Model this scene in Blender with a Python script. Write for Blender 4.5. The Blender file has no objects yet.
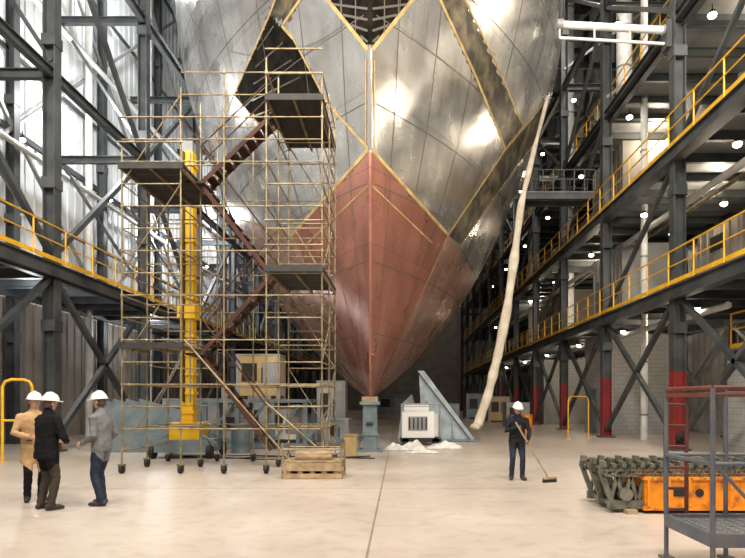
import bpy, math, random
from mathutils import Vector, Matrix
from mathutils.bvhtree import BVHTree
from mathutils.noise import noise as pnoise
random.seed(7)
V=Vector
sc=bpy.context.scene
EYE=V((0,0,1.65)); FP=579.44

# ------------------------------------------------------------------ materials
def mat(name,c,rough=.6,metal=0.0,c2=None,scale=3.0,detail=5,bump=0.0,bscale=None,lo=.35,hi=.65,rvar=0.0,stretch=(1,1,1),emit=None,es=0,spec=None):
    m=bpy.data.materials.new(name); m.use_nodes=True
    nt=m.node_tree; N=nt.nodes; L=nt.links
    b=N['Principled BSDF']
    b.inputs['Base Color'].default_value=(*c,1); b.inputs['Roughness'].default_value=rough; b.inputs['Metallic'].default_value=metal
    if spec is not None: b.inputs['Specular IOR Level'].default_value=spec
    if emit: 
        b.inputs['Emission Color'].default_value=(*emit,1); b.inputs['Emission Strength'].default_value=es
    if c2 or bump or rvar:
        tc=N.new('ShaderNodeTexCoord'); mp=N.new('ShaderNodeMapping'); mp.inputs['Scale'].default_value=stretch
        L.new(tc.outputs['Object'],mp.inputs['Vector'])
        nz=N.new('ShaderNodeTexNoise'); nz.inputs['Scale'].default_value=scale; nz.inputs['Detail'].default_value=detail
        L.new(mp.outputs[0],nz.inputs['Vector'])
        if c2:
            r=N.new('ShaderNodeValToRGB'); r.color_ramp.elements[0].position=lo; r.color_ramp.elements[1].position=hi
            r.color_ramp.elements[0].color=(*c,1); r.color_ramp.elements[1].color=(*c2,1)
            L.new(nz.outputs['Fac'],r.inputs[0]); L.new(r.outputs[0],b.inputs['Base Color'])
        if rvar:
            mr=N.new('ShaderNodeMapRange'); mr.inputs['From Min'].default_value=.3; mr.inputs['From Max'].default_value=.7
            mr.inputs['To Min'].default_value=max(.05,rough-rvar); mr.inputs['To Max'].default_value=rough+rvar
            L.new(nz.outputs['Fac'],mr.inputs['Value']); L.new(mr.outputs[0],b.inputs['Roughness'])
        if bump:
            n2=N.new('ShaderNodeTexNoise'); n2.inputs['Scale'].default_value=bscale or scale*2; n2.inputs['Detail'].default_value=4
            L.new(mp.outputs[0],n2.inputs['Vector'])
            bp=N.new('ShaderNodeBump'); bp.inputs['Strength'].default_value=bump; bp.inputs['Distance'].default_value=.05
            L.new(n2.outputs['Fac'],bp.inputs['Height']); L.new(bp.outputs[0],b.inputs['Normal'])
    return m
def plate_mat(name,c,c2,rough,metal,scale=.5,wave=.2,fine=.3,streak=.35):
    m=bpy.data.materials.new(name); m.use_nodes=True
    nt=m.node_tree;N=nt.nodes;L=nt.links;b=N['Principled BSDF']; b.inputs['Metallic'].default_value=metal
    tc=N.new('ShaderNodeTexCoord')
    def noise_(s,d,ro=.5,st=None):
        n=N.new('ShaderNodeTexNoise'); n.inputs['Scale'].default_value=s; n.inputs['Detail'].default_value=d; n.inputs['Roughness'].default_value=ro
        if st:
            mp=N.new('ShaderNodeMapping'); mp.inputs['Scale'].default_value=st; L.new(tc.outputs['Object'],mp.inputs['Vector']); L.new(mp.outputs[0],n.inputs['Vector'])
        else: L.new(tc.outputs['Object'],n.inputs['Vector'])
        return n
    def mul(a,bb,f):
        mx=N.new('ShaderNodeMix'); mx.data_type='RGBA'; mx.blend_type='MULTIPLY'; mx.inputs[0].default_value=f
        L.new(a,mx.inputs[6]); L.new(bb,mx.inputs[7]); return mx.outputs[2]
    def ramp(src,lo,hi,a,bc):
        r=N.new('ShaderNodeValToRGB'); e=r.color_ramp.elements; e[0].position=lo;e[1].position=hi; e[0].color=(*a,1); e[1].color=(*bc,1); L.new(src,r.inputs[0]); return r.outputs[0]
    col=ramp(noise_(scale,4,.45).outputs['Fac'],.3,.62,c2,c)
    sp=N.new('ShaderNodeSeparateXYZ'); ad=N.new('ShaderNodeMath'); ad.operation='ADD'; cb=N.new('ShaderNodeCombineXYZ')
    L.new(tc.outputs['Object'],sp.inputs[0]); L.new(sp.outputs[0],ad.inputs[0]); L.new(sp.outputs[1],ad.inputs[1]); L.new(ad.outputs[0],cb.inputs[0]); L.new(sp.outputs[2],cb.inputs[1])
    bk=N.new('ShaderNodeTexBrick'); bk.inputs['Scale'].default_value=1; bk.inputs['Brick Width'].default_value=3.4; bk.inputs['Row Height'].default_value=2.1; bk.inputs['Mortar Size'].default_value=.012
    bk.inputs['Color1'].default_value=(1,1,1,1); bk.inputs['Color2'].default_value=(.72,.72,.72,1); bk.inputs['Mortar'].default_value=(.45,.43,.40,1)
    L.new(cb.outputs[0],bk.inputs['Vector'])
    col=mul(col,bk.outputs['Color'],.8)
    col=mul(col,ramp(noise_(6,5,.6).outputs['Fac'],.3,.6,(.7,.68,.64),(1,1,1)),fine)
    col=mul(col,ramp(noise_(1.0,5,.6,(2.2,2.2,.35)).outputs['Fac'],.36,.56,(.55,.53,.50),(1,1,1)),streak)
    L.new(col,b.inputs['Base Color'])
    n4=noise_(.9,4); mr=N.new('ShaderNodeMapRange'); mr.inputs['From Min'].default_value=.3; mr.inputs['From Max'].default_value=.7; mr.inputs['To Min'].default_value=rough-.07; mr.inputs['To Max'].default_value=rough+.10
    L.new(n4.outputs['Fac'],mr.inputs['Value']); L.new(mr.outputs[0],b.inputs['Roughness'])
    n5=noise_(.5,1); bp=N.new('ShaderNodeBump'); bp.inputs['Strength'].default_value=wave; bp.inputs['Distance'].default_value=.25
    L.new(n5.outputs['Fac'],bp.inputs['Height']); L.new(bp.outputs[0],b.inputs['Normal'])
    return m

M={}
M['steel']=mat('dark_painted_steel',(.042,.05,.053),.5,.15,(.085,.092,.094),1.5)
M['steelL']=mat('grey_painted_steel',(.22,.23,.23),.5,.15,(.32,.32,.31),1.5)
M['red']=mat('red_column_paint',(.26,.018,.018),.5,0,(.16,.018,.018),3)
M['yellow']=mat('yellow_rail_paint',(.85,.48,.02),.45,0,(.65,.34,.015),4)
M['yellowB']=mat('yellow_mast_paint',(.85,.50,.01),.4,0,(.70,.40,.01),3)
M['galv']=mat('galvanised_tube',(.36,.30,.19),.45,.5,(.18,.135,.07),5)
M['wood']=mat('scaffold_board',(.42,.3,.17),.8,0,(.25,.17,.1),6,stretch=(1,5,1))
M['plankd']=mat('dark_deck',(.02,.02,.02),.7,0,(.04,.036,.032),6)
M['stair']=mat('rusty_stair_tread',(.085,.03,.016),.7,.2,(.045,.02,.013),5)
M['rubber']=mat('rubber',(.015,.015,.015),.7)
M['panelW']=mat('white_wall_cladding',(.80,.83,.84),.6,0,(.66,.68,.68),.8,bump=.1)
M['panelT']=mat('tan_wall_cladding',(.30,.27,.23),.65,0,(.21,.19,.16),.8)
M['panelG']=mat('grey_wall_cladding',(.42,.415,.40),.6,0,(.31,.305,.29),.8)
M['duct']=mat('white_insulated_duct',(.78,.78,.75),.5,0,(.62,.62,.59),2)
M['fabric']=mat('white_ventilation_hose',(.64,.57,.46),.8,0,(.46,.41,.32),2,bump=.5,bscale=5)
M['bluegrey']=mat('bluegrey_steel',(.13,.18,.20),.45,.3,(.22,.27,.29),2)
M['webp']=mat('pale_primer_plate',(.40,.47,.50),.45,.2,(.25,.31,.33),2.5)
M['beige']=mat('beige_cabinet',(.50,.36,.16),.5,0,(.4,.28,.12),2)
M['white']=mat('white_plastic',(.75,.75,.72),.5)
M['tarp']=mat('white_tarp',(.72,.71,.67),.7,0,(.5,.48,.44),4,bump=.4,bscale=8)
M['orange']=mat('orange_machine_paint',(.85,.29,.012),.45,0,(.30,.09,.015),5,lo=.5,hi=.72)
M['track']=mat('greasy_track_steel',(.12,.12,.10),.45,.5,(.26,.25,.20),8,bump=.3)
M['black']=mat('black_metal',(.015,.015,.015),.5)
M['lamp']=mat('lamp_glass',(1,.9,.7),.3,0,emit=(1,.90,.70),es=45)
M['basket']=mat('chipped_blue_paint',(.10,.125,.165),.45,.3,(.17,.16,.16),6)
M['basketR']=mat('rust_red_rail_paint',(.19,.05,.035),.5,.2,(.09,.045,.04),6)
M['silver']=plate_mat('bare_hull_plate',(.92,.90,.87),(.66,.645,.62),.25,.88,.4,.26)
M['silver2']=plate_mat('ground_hull_plate',(.97,.955,.93),(.74,.725,.70),.21,.90,.5,.34)
M['grayp']=plate_mat('weathered_hull_plate',(.58,.55,.52),(.36,.34,.32),.30,.8,.6,.25)
M['darkp']=mat('dark_primed_band',(.045,.04,.03),.42,.4,(.24,.20,.12),1.8,10,lo=.44,hi=.70)
M['open']=mat('painted_dark_opening',(.003,.003,.003),.9,0,(.018,.014,.009),2.5,spec=.1)  # near-black colour paints the darkness of hull openings onto the closed skin
M['redp']=plate_mat('red_hull_primer',(.52,.225,.165),(.36,.14,.10),.29,.45,.6,.22,.3,.4)
M['copp']=plate_mat('faded_hull_primer',(.68,.42,.34),(.46,.27,.215),.28,.6,.5,.26,.3,.4)
M['seamY']=mat('yellow_weld_primer',(.60,.43,.17),.6,0,(.38,.26,.10),3)
M['seamD']=mat('weld_bead',(.16,.14,.12),.5,.4)

def floor_mat():
    m=bpy.data.materials.new('polished_concrete'); m.use_nodes=True
    nt=m.node_tree;N=nt.nodes;L=nt.links;b=N['Principled BSDF']
    tc=N.new('ShaderNodeTexCoord')
    n1=N.new('ShaderNodeTexNoise'); n1.inputs['Scale'].default_value=.35; n1.inputs['Detail'].default_value=8; n1.inputs['Roughness'].default_value=.6
    n2=N.new('ShaderNodeTexNoise'); n2.inputs['Scale'].default_value=4; n2.inputs['Detail'].default_value=8
    L.new(tc.outputs['Object'],n1.inputs['Vector']); L.new(tc.outputs['Object'],n2.inputs['Vector'])
    r=N.new('ShaderNodeValToRGB'); e=r.color_ramp.elements
    e[0].position=.33; e[0].color=(.43,.365,.305,1); e[1].position=.66; e[1].color=(.56,.495,.425,1)
    L.new(n1.outputs['Fac'],r.inputs[0])
    r2=N.new('ShaderNodeValToRGB'); e=r2.color_ramp.elements
    e[0].position=.34; e[0].color=(.72,.70,.68,1); e[1].position=.5; e[1].color=(1,1,1,1)
    L.new(n2.outputs['Fac'],r2.inputs[0])
    mx=N.new('ShaderNodeMix'); mx.data_type='RGBA'; mx.blend_type='MULTIPLY'; mx.inputs[0].default_value=.45
    L.new(r.outputs[0],mx.inputs[6]); L.new(r2.outputs[0],mx.inputs[7])
    bk=N.new('ShaderNodeTexBrick'); bk.offset=0; bk.inputs['Scale'].default_value=1; bk.inputs['Brick Width'].default_value=6; bk.inputs['Row Height'].default_value=6
    bk.inputs['Mortar Size'].default_value=.015; bk.inputs['Color1'].default_value=(1,1,1,1); bk.inputs['Color2'].default_value=(.93,.92,.91,1); bk.inputs['Mortar'].default_value=(.42,.38,.34,1)
    mp=N.new('ShaderNodeMapping'); mp.inputs['Location'].default_value=(.35,1.2,0)
    L.new(tc.outputs['Object'],mp.inputs['Vector']); L.new(mp.outputs[0],bk.inputs['Vector'])
    m2=N.new('ShaderNodeMix'); m2.data_type='RGBA'; m2.blend_type='MULTIPLY'; m2.inputs[0].default_value=.8
    L.new(mx.outputs[2],m2.inputs[6]); L.new(bk.outputs['Color'],m2.inputs[7]); L.new(m2.outputs[2],b.inputs['Base Color'])
    mr=N.new('ShaderNodeMapRange'); mr.inputs['To Min'].default_value=.2; mr.inputs['To Max'].default_value=.48
    L.new(n1.outputs['Fac'],mr.inputs['Value']); L.new(mr.outputs[0],b.inputs['Roughness'])
    return m
M['floor']=floor_mat()
def block_mat():
    m=bpy.data.materials.new('concrete_block'); m.use_nodes=True
    nt=m.node_tree;N=nt.nodes;L=nt.links;b=N['Principled BSDF']; b.inputs['Roughness'].default_value=.8
    tc=N.new('ShaderNodeTexCoord'); sp=N.new('ShaderNodeSeparateXYZ'); ad=N.new('ShaderNodeMath'); ad.operation='ADD'; cb=N.new('ShaderNodeCombineXYZ')
    L.new(tc.outputs['Object'],sp.inputs[0]); L.new(sp.outputs[0],ad.inputs[0]); L.new(sp.outputs[1],ad.inputs[1]); L.new(ad.outputs[0],cb.inputs[0]); L.new(sp.outputs[2],cb.inputs[1])
    bk=N.new('ShaderNodeTexBrick'); bk.inputs['Scale'].default_value=1; bk.inputs['Brick Width'].default_value=.4; bk.inputs['Row Height'].default_value=.2; bk.inputs['Mortar Size'].default_value=.01
    bk.inputs['Color1'].default_value=(.37,.37,.36,1); bk.inputs['Color2'].default_value=(.33,.33,.32,1); bk.inputs['Mortar'].default_value=(.24,.24,.235,1)
    L.new(cb.outputs[0],bk.inputs['Vector']); L.new(bk.outputs['Color'],b.inputs['Base Color'])
    return m
M['block']=block_mat()

# ------------------------------------------------------------------ mesh builder
class MB:
    def __init__(s): s.v=[];s.f=[];s.m=[];s.s=[];s.mats=[]
    def mi(s,k):
        if k not in s.mats: s.mats.append(k)
        return s.mats.index(k)
    def add(s,vs,fs,k,smooth=False):
        o=len(s.v); s.v+= [tuple(v) for v in vs]; i=s.mi(k)
        for f in fs: s.f.append(tuple(o+a for a in f)); s.m.append(i); s.s.append(smooth)
    def box(s,c,sz,k,rz=0,rx=0,ry=0):
        c=V(c); a,b,d=[x/2 for x in sz]; R=Matrix.Rotation(rz,3,'Z')@Matrix.Rotation(ry,3,'Y')@Matrix.Rotation(rx,3,'X')
        vs=[c+R@V((x*a,y*b,z*d)) for z in(-1,1) for x,y in((-1,-1),(1,-1),(1,1),(-1,1))]
        s.add(vs,[(3,2,1,0),(4,5,6,7),(0,1,5,4),(1,2,6,5),(2,3,7,6),(3,0,4,7)],k)
    def frame(s,p0,p1,side=None):
        t=(p1-p0).normalized(); ref=side if side is not None else (V((0,0,1)) if abs(t.z)<.95 else V((1,0,0)))
        a=(ref-t*ref.dot(t))
        if a.length<1e-4: a=V((0,1,0))-t*t.y
        a.normalize(); return t,a,t.cross(a)
    def beam(s,p0,p1,w,h,k,side=None):
        p0=V(p0);p1=V(p1); t,a,b=s.frame(p0,p1,side)
        vs=[p+a*(y*h/2)+b*(x*w/2) for p in(p0,p1) for x,y in((-1,-1),(1,-1),(1,1),(-1,1))]
        s.add(vs,[(3,2,1,0),(4,5,6,7),(0,1,5,4),(1,2,6,5),(2,3,7,6),(3,0,4,7)],k)
    def ibeam(s,p0,p1,w,h,k,t=.035,side=None):
        p0=V(p0);p1=V(p1); T,a,b=s.frame(p0,p1,side)
        s.beam(p0+a*(h/2-t/2),p1+a*(h/2-t/2),w,t,k,side); s.beam(p0-a*(h/2-t/2),p1-a*(h/2-t/2),w,t,k,side)
        s.beam(p0,p1,t*.8,h-2*t,k,side)
    def tube(s,p0,p1,r,k,n=6,r2=None):
        p0=V(p0);p1=V(p1); t,a,b=s.frame(p0,p1); r2=r if r2 is None else r2
        vs=[p+(a*math.cos(i*2*math.pi/n)+b*math.sin(i*2*math.pi/n))*rr for p,rr in((p0,r),(p1,r2)) for i in range(n)]
        fs=[(i,(i+1)%n,n+(i+1)%n,n+i) for i in range(n)]
        s.add(vs,fs,k,True); s.add(vs,[tuple(range(n))[::-1],tuple(range(n,2*n))],k)
    def loft(s,pts,rad,k,n=12,side=V((1,0,0)),smooth=True):
        pts=[V(p) for p in pts]; vs=[]; N=len(pts)
        for i,p in enumerate(pts):
            t=(pts[min(i+1,N-1)]-pts[max(i-1,0)]).normalized()
            a=side-t*side.dot(t)
            if a.length<1e-3: a=V((0,1,0))-t*t.y
            a.normalize(); b=t.cross(a)
            ra,rb=rad[i] if isinstance(rad[i],(tuple,list)) else (rad[i],rad[i])
            vs+=[p+a*ra*math.cos(j*2*math.pi/n)+b*rb*math.sin(j*2*math.pi/n) for j in range(n)]
        fs=[(i*n+j,i*n+(j+1)%n,(i+1)*n+(j+1)%n,(i+1)*n+j) for i in range(N-1) for j in range(n)]
        fs+=[tuple(range(n))[::-1],tuple(range((N-1)*n,N*n))]
        s.add(vs,fs,k,smooth)
    def ell(s,c,r,k,n=10,m=7,zmin=-1):
        c=V(c); pts=[];rad=[]
        for i in range(m+1):
            ph=-math.pi/2+math.pi*i/m; z=max(math.sin(ph),zmin)
            pts.append(c+V((0,0,z*r[2]+i*1e-5))); rad.append((max(.001,math.cos(ph)*r[0]),max(.001,math.cos(ph)*r[1])))
        s.loft(pts,rad,k,n)
    def obj(s,name,parent=None):
        me=bpy.data.meshes.new(name); me.from_pydata(s.v,[],s.f)
        for k in s.mats: me.materials.append(M[k])
        me.polygons.foreach_set('material_index',s.m); me.polygons.foreach_set('use_smooth',s.s); me.update()
        o=bpy.data.objects.new(name,me); sc.collection.objects.link(o)
        if parent: o.parent=parent
        return o
def empty(name):
    o=bpy.data.objects.new(name,None); sc.collection.objects.link(o); return o

# ------------------------------------------------------------------ shell
XL,XR,YB,YF,ZC=-15.2,15.2,-14,92,34
b=MB(); b.box(((XL+XR)/2,(YB+YF)/2,-.15),(XR-XL+1,YF-YB+1,.3),'floor'); b.obj('floor')
b=MB(); b.box(((XL+XR)/2,(YB+YF)/2,ZC+.15),(XR-XL+1,YF-YB+1,.3),'panelG')
for y in range(-10,92,7): b.ibeam((XL,y,ZC-1),(XR,y,ZC-1),.4,1.2,'steel')
b.obj('ceiling')
def clad(name,X,sgn,kup,klo,zs):
    b=MB(); b.box((X+sgn*.1,(YB+YF)/2,zs/2),(.2,YF-YB,zs),klo); b.box((X+sgn*.1,(YB+YF)/2,(ZC+zs)/2),(.2,YF-YB,ZC-zs),kup)
    y=YB+.3
    while y<YF:
        b.box((X-sgn*.03,y,zs+(ZC-zs)/2),(.06,.12,ZC-zs),kup); b.box((X-sgn*.03,y,zs/2),(.06,.12,zs),klo); y+=.6
    return b.obj(name)
clad('wall_left',XL,-1,'panelW','panelT',5.6); clad('wall_right',XR,1,'panelW','panelG',9.0)
b=MB(); b.box((0,YF+.1,ZC/2),(XR-XL,.2,ZC),'panelT')
for x in range(-15,16): b.box((x,YF-.03,ZC/2),(.15,.06,ZC),'panelT')
b.obj('wall_back')

FR=empty('steel_building_frame'); FL=empty('steel_building_frame')
def column(x,y,red=False,w=.42,k='steel',par=None):
    b=MB(); z0=0
    b.box((x,y,.03),(w+.25,w+.25,.06),k)
    if red: b.ibeam((x,y,.06),(x,y,2.6),w,w,'red',.03); z0=2.6
    b.ibeam((x,y,max(z0,.06)),(x,y,ZC-1.6),w,w,k,.03)
    z=4
    while z<30:
        b.box((x,y,z),(w+.06,w+.06,.35),k); z+=4.5
    b.obj('steel_column',par)
RY=[12.4+6.6*i for i in range(12)]
for y in RY: column(9.1,y,True,.38,par=FR)
for i,y in enumerate(RY): column(14.6,y,False,.36,par=FR)
LY=[11.8+6.6*i for i in range(12)]
for y in LY: column(-11.05,y,False,.38,par=FL)
LO=[8.8+6.6*i for i in range(13)]
for y in LO: column(-14.7,y,False,.34,par=FL)

b=MB()
for X,Ys in((9.1,RY),(14.6,RY)):
    for i in range(len(Ys)-1):
        y0,y1=Ys[i],Ys[i+1]
        for j,(z0,z1) in enumerate(((.3,5.1),(5.4,9.6),(9.9,14.2),(14.4,19),(19,24),(24,29))):
            if X==14.6 or j in(0,3,4,5):
                if (i+j)%2==0 or j==0: b.beam((X,y0,z0),(X,y1,z1),.16,.16,'steelL' if X>10 else 'steel')
                if (i+j)%2==1 or j==0: b.beam((X,y0,z1),(X,y1,z0),.16,.16,'steelL' if X>10 else 'steel')
            elif i%2==(j%2): b.beam((X,y0,z1),(X,y1,z0),.14,.14,'steel')
            b.ibeam((X,y0,z1),(X,y1,z1),.22,.3,'steel',.03)
for y in RY:
    for z in(14.2,19,24,29): b.ibeam((9.1,y,z),(14.6,y,z),.25,.35,'steel',.03); b.beam((9.1,y,z-4),(14.6,y,z),.12,.12,'steelL')
b.obj('steel_bracing',FR)
b=MB()
for i in range(len(LY)-1):
    y0,y1=LY[i],LY[i+1]
    for j,(z0,z1) in enumerate(((.3,5.6),(6.2,12),(12,18),(18,24),(24,30))):
        if (i+j)%2==0 or j==0: b.beam((-11.05,y0,z0),(-11.05,y1,z1),.17,.17,'steel')
        if (i+j)%2==1 : b.beam((-11.05,y0,z1),(-11.05,y1,z0),.17,.17,'steel')
        b.ibeam((-11.05,y0,z1),(-11.05,y1,z1),.22,.3,'steel',.03)
for i in range(len(LO)-1):
    y0,y1=LO[i],LO[i+1]
    for j,(z0,z1) in enumerate(((6.2,12),(12,18),(18,24),(24,30))):
        if (i+j)%2: b.beam((-14.7,y0,z0),(-14.7,y1,z1),.12,.12,'steelL')
        else: b.beam((-14.7,y0,z1),(-14.7,y1,z0),.12,.12,'steelL')
        b.beam((-14.9,y0,z1),(-14.9,y1,z1),.16,.22,'steel'); b.beam((-14.9,y0,(z0+z1)/2),(-14.9,y1,(z0+z1)/2),.12,.14,'steel')
for y in LY:
    for z in(6,12,18,24,30):
        b.ibeam((-11.05,y,z),(-14.7,y,z),.22,.3,'steel',.03)
        if z>6: b.beam((-11.05,y,z-5.6),(-14.7,y,z),.12,.12,'steel')
b.obj('steel_bracing',FL)

# galleries
def railing(b,p0,p1,k='yellow',h=1.1,step=1.65,toe=True):
    p0=V(p0);p1=V(p1);L=(p1-p0).length;n=max(1,round(L/step));Z=V((0,0,1))
    b.tube(p0+Z*h,p1+Z*h,.03,k); b.tube(p0+Z*h*.55,p1+Z*h*.55,.024,k)
    if toe: b.beam(p0+Z*.08,p1+Z*.08,.02,.14,k)
    for i in range(n+1):
        p=p0.lerp(p1,i/n); b.tube(p,p+Z*h,.03,k)
def gallery(x0,x1,z,y0,y1,edge,par):
    b=MB(); b.box(((x0+x1)/2,(y0+y1)/2,z-.05),(abs(x1-x0),y1-y0,.1),'steelL')
    b.ibeam((edge,y0,z-.28),(edge,y1,z-.28),.22,.42,'steel',.03); other=x1 if abs(edge-x0)<.5 else x0
    b.ibeam((other,y0,z-.28),(other,y1,z-.28),.22,.42,'steel',.03)
    y=y0
    while y<y1: b.ibeam((x0,y,z-.25),(x1,y,z-.25),.14,.3,'steel',.02); y+=1.65
    railing(b,(edge,y0,z),(edge,y1,z))
    return b.obj('gallery_walkway',par)
gallery(8.95,14.4,5.4,6,78,8.85,FR); gallery(8.95,14.4,9.9,6,78,8.85,FR); gallery(9.3,14.4,14.4,6,78,9.3,FR)
gallery(-14.5,-11.2,6.0,4,78,-10.85,FL)
gallery(10.4,14.4,3.25,4,18.2,10.4,FR)
b=MB(); b.box((10.6,11,1.45),(.3,15,2.9),'block'); b.box((12.4,18.35,1.45),(3.6,.3,2.9),'block'); b.obj('block_wall')
b=MB(); b.box((11.3,29.0,2.4),(3.2,2.8,4.8),'block'); b.box((9.68,29.0,1.1),(.06,1.0,2.2),'bluegrey'); b.obj('block_wall')
b=MB(); b.box((11.4,41.5,2.2),(3.2,4,4.4),'block'); b.box((9.78,41.5,1.1),(.06,1.0,2.2),'bluegrey'); b.obj('block_wall')
for (x,y,z,sx,sy,sz,k) in((11.8,28.9,7.2,3,4,3.5,'panelG'),(11.8,28.9,11.8,3,4.2,3.7,'panelT'),(12.2,42,7.3,2.6,5.5,3.7,'panelT'),(12.6,21.3,6.8,1.8,3,2.6,'panelT'),(12.6,16,4.3,2.2,3,2.0,'bluegrey'),(12.6,15.6,6.8,2.2,3.2,2.6,'panelG')):
    b=MB(); b.box((x,y,z),(sx,sy,sz),k)
    n=int(sy/.5)
    for i in range(n): b.box((x-sx/2-.02,y-sy/2+(i+.5)*sy/n,z),(.04,.06,sz*.96),k)
    b.box((x-sx/2-.04,y,z+sz*.25),(.06,sy*.3,sz*.2),'black'); b.box((x-sx/2-.03,y+sy*.3,z-sz*.1),(.05,.5,sz*.5),'steelL')
    b.obj('ventilation_unit')
b=MB()
for x,y,r,z0,z1 in((13.2,25,.36,10,33),(13.0,27.3,.22,10,33),(12.3,31.8,.42,10,33),(10.2,24.2,.14,0,33),(10.6,36.5,.35,5.4,33),(13.4,22.5,.3,10,33),(11.6,23.6,.28,10,33),(10.1,44.3,.3,5.4,33)):
    b.tube((x,y,z0),(x,y,z1),r,'duct',14)
    z=z0+1
    while z<z1: b.tube((x,y,z),(x,y,z+.08),r+.03,'steelL',14); z+=2.2
b.tube((12.5,24,13.4),(12.5,60,13.4),.35,'duct',12); b.tube((10.5,10,8.9),(10.5,60,8.9),.14,'duct'); b.tube((10.9,10,8.8),(10.9,60,8.8),.08,'galv'); b.tube((10.2,18,4.6),(10.2,60,4.6),.12,'duct')
b.obj('ventilation_duct',FR)
b=MB()
for x,z in((-14.3,11.2),(-14.2,17.2)): b.tube((x,6,z),(x,70,z),.12,'duct')
for y in(20,27,33.5): b.tube((-14.5,y,0),(-14.5,y,30),.16,'duct',10)
b.obj('wall_pipework',FL)

def lamp(b,x,y,z,r=.13):
    b.tube((x,y,z+.35),(x,y,z+.12),.02,'black'); b.tube((x,y,z+.16),(x,y,z+.04),.07,'black',10,r*1.15); b.ell((x,y,z),(r,r,r*.7),'lamp')
b=MB()
for y in(17,23.5,30,37,44,52,60):
    lamp(b,9.9,y,9.15); lamp(b,10.0,y+2.5,4.7,.11); lamp(b,9.7,y+1,13.6); lamp(b,9.6,y+2,18.2)
lamp(b,12.3,22,9.1); lamp(b,12.2,26,9.1); lamp(b,12.4,19,4.9)
LR=b.obj('bulkhead_lamps',FR)
b=MB()
for y in(19.5,26,33,40): lamp(b,-11.6,y,5.3,.12); lamp(b,-14,y+2,11.3,.1)
LL=b.obj('bulkhead_lamps',FL)
def light(name,kind,loc,power,col,size=1.0,target=None,parent=None,sy=None):
    ld=bpy.data.lights.new(name,kind); ld.energy=power; ld.color=col
    if kind=='AREA':
        ld.size=size
        if sy: ld.shape='RECTANGLE'; ld.size_y=sy
    else: ld.shadow_soft_size=size
    o=bpy.data.objects.new(name,ld); sc.collection.objects.link(o); o.location=loc
    if target is not None: o.rotation_euler=(V(target)-V(loc)).to_track_quat('-Z','Y').to_euler()
    if parent: o.parent=parent
    return o
W=(1,.84,.64)
for (x,y,z,p) in((11.5,21,9.0,650),(11.5,33,9.0,800),(11.5,47,9.0,1050),(11.5,24,4.7,450),(11.5,36,4.7,550),(11.5,50,4.7,750),(11.7,26.3,13.6,850),(11.7,18,13.6,550),(11.7,44,18,1300),(11.8,13.5,4.8,300),(12,22,18.5,1000)):
    light('gallery_and_fill_light','POINT',(x,y,z),p,W,.25,parent=LR)
for (x,y,z,p) in((-12.8,20,5.2,380),(-12.8,30,5.2,500),(-12.6,24,14,2400),(-12.8,35,12,2600),(-12.6,17,20,2200),(-12.6,28,22,2200),(-12.6,46,16,2800)):  # upper points have no bulbs, added to brighten the left wall
    light('gallery_and_fill_light','POINT',(x,y,z),p,(.97,.98,1.0),.25,parent=LL)
def unseen_flood_unit(x,y,z,p,tx,ty,tz,s=2.2,c=(1,.91,.80)):
    bb=MB(); d=(V((tx,ty,tz))-V((x,y,z))).normalized(); c0=V((x,y,z))-d*.12
    bb.beam(c0-d*.12,c0,s+.1,s+.1,'black'); bb.tube(c0-d*.1,(x,y,ZC-1.7),.04,'black')
    o=bb.obj('unseen_floodlight'); light('unseen_flood','AREA',(x,y,z),p,c,s,(tx,ty,tz),o)
unseen_flood_unit(-6,3,20,5200,-3,16,0); unseen_flood_unit(6,3,20,5200,3,16,0); unseen_flood_unit(0,-6,17,4600,0,14,5)
unseen_flood_unit(8,8,15,2600,-1,20,8,1.3); unseen_flood_unit(-9,8,16,2800,-1,20,8,1.3)  # unseen side floodlights added for reflections on the hull
unseen_flood_unit(11,28,24,1500,4,26,0,1.3); unseen_flood_unit(-10,30,25,3000,-15,30,10,1.5)  # added out of view; the second washes the left wall brighter
unseen_flood_unit(5,1,9,900,-.5,19,8,.8); unseen_flood_unit(-5,0,10,900,-1.5,19,8,.8); unseen_flood_unit(2.5,4,14,1000,-.5,19,9,.7); unseen_flood_unit(-3,5,15,1000,-1.5,19,10,.7)  # small unseen lamps added to put highlights on the hull plates
unseen_flood_unit(4,82,28,2500,2,70,0,2.5)  # hidden behind the hull, added to brighten the far end

w=bpy.data.worlds.new('hall_ambient'); sc.world=w; w.use_nodes=True
w.node_tree.nodes['Background'].inputs[0].default_value=(.95,.94,.92,1); w.node_tree.nodes['Background'].inputs[1].default_value=.95

# ------------------------------------------------------------------ ship hull
AX=-0.0515
sec=[(1.8,.10),(2.0,.42),(2.4,.98),(3.2,1.9),(4.2,3.0),(6.3,4.75),(8.9,6.25),(12.5,7.9),(15,8.9),(17.7,9.7),(22.4,10.05),(30,10.1)]
def interp(t,x):
    for (a,p),(c,q) in zip(t,t[1:]):
        if x<=c: return p+(q-p)*(x-a)/(c-a)
    return t[-1][1]
def smooth(t,z,w):
    w=min(w,(z-1.8)*.6)
    return sum(interp(t,z+w*k/4)*(5-abs(k)) for k in range(-4,5))/25
def Bz(z): return .967*smooth(sec,z,2.2)
stem=[(1.8,18.4),(2.6,17.9),(4,17.5),(8,16.9),(12,16.3),(17,15.4),(30,13.2)]
def hullpt(z,u,side):
    y0=smooth(stem,z,2.5)
    if u<=1: Y=y0+(30-y0)*u; f=1-(1-u)**1.8
    else: Y=30+(u-1)*25; f=1
    bb=Bz(z)*f+.035
    return V((AX*Y+side*bb,Y,z))
zs=[1.8+ (26-1.8)*(i/190)**1.35 for i in range(191)]
us=[(i/150)**1.25 for i in range(151)]+[1+.1*i for i in range(1,13)]
verts=[];faces=[]
nu=len(us)
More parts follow.
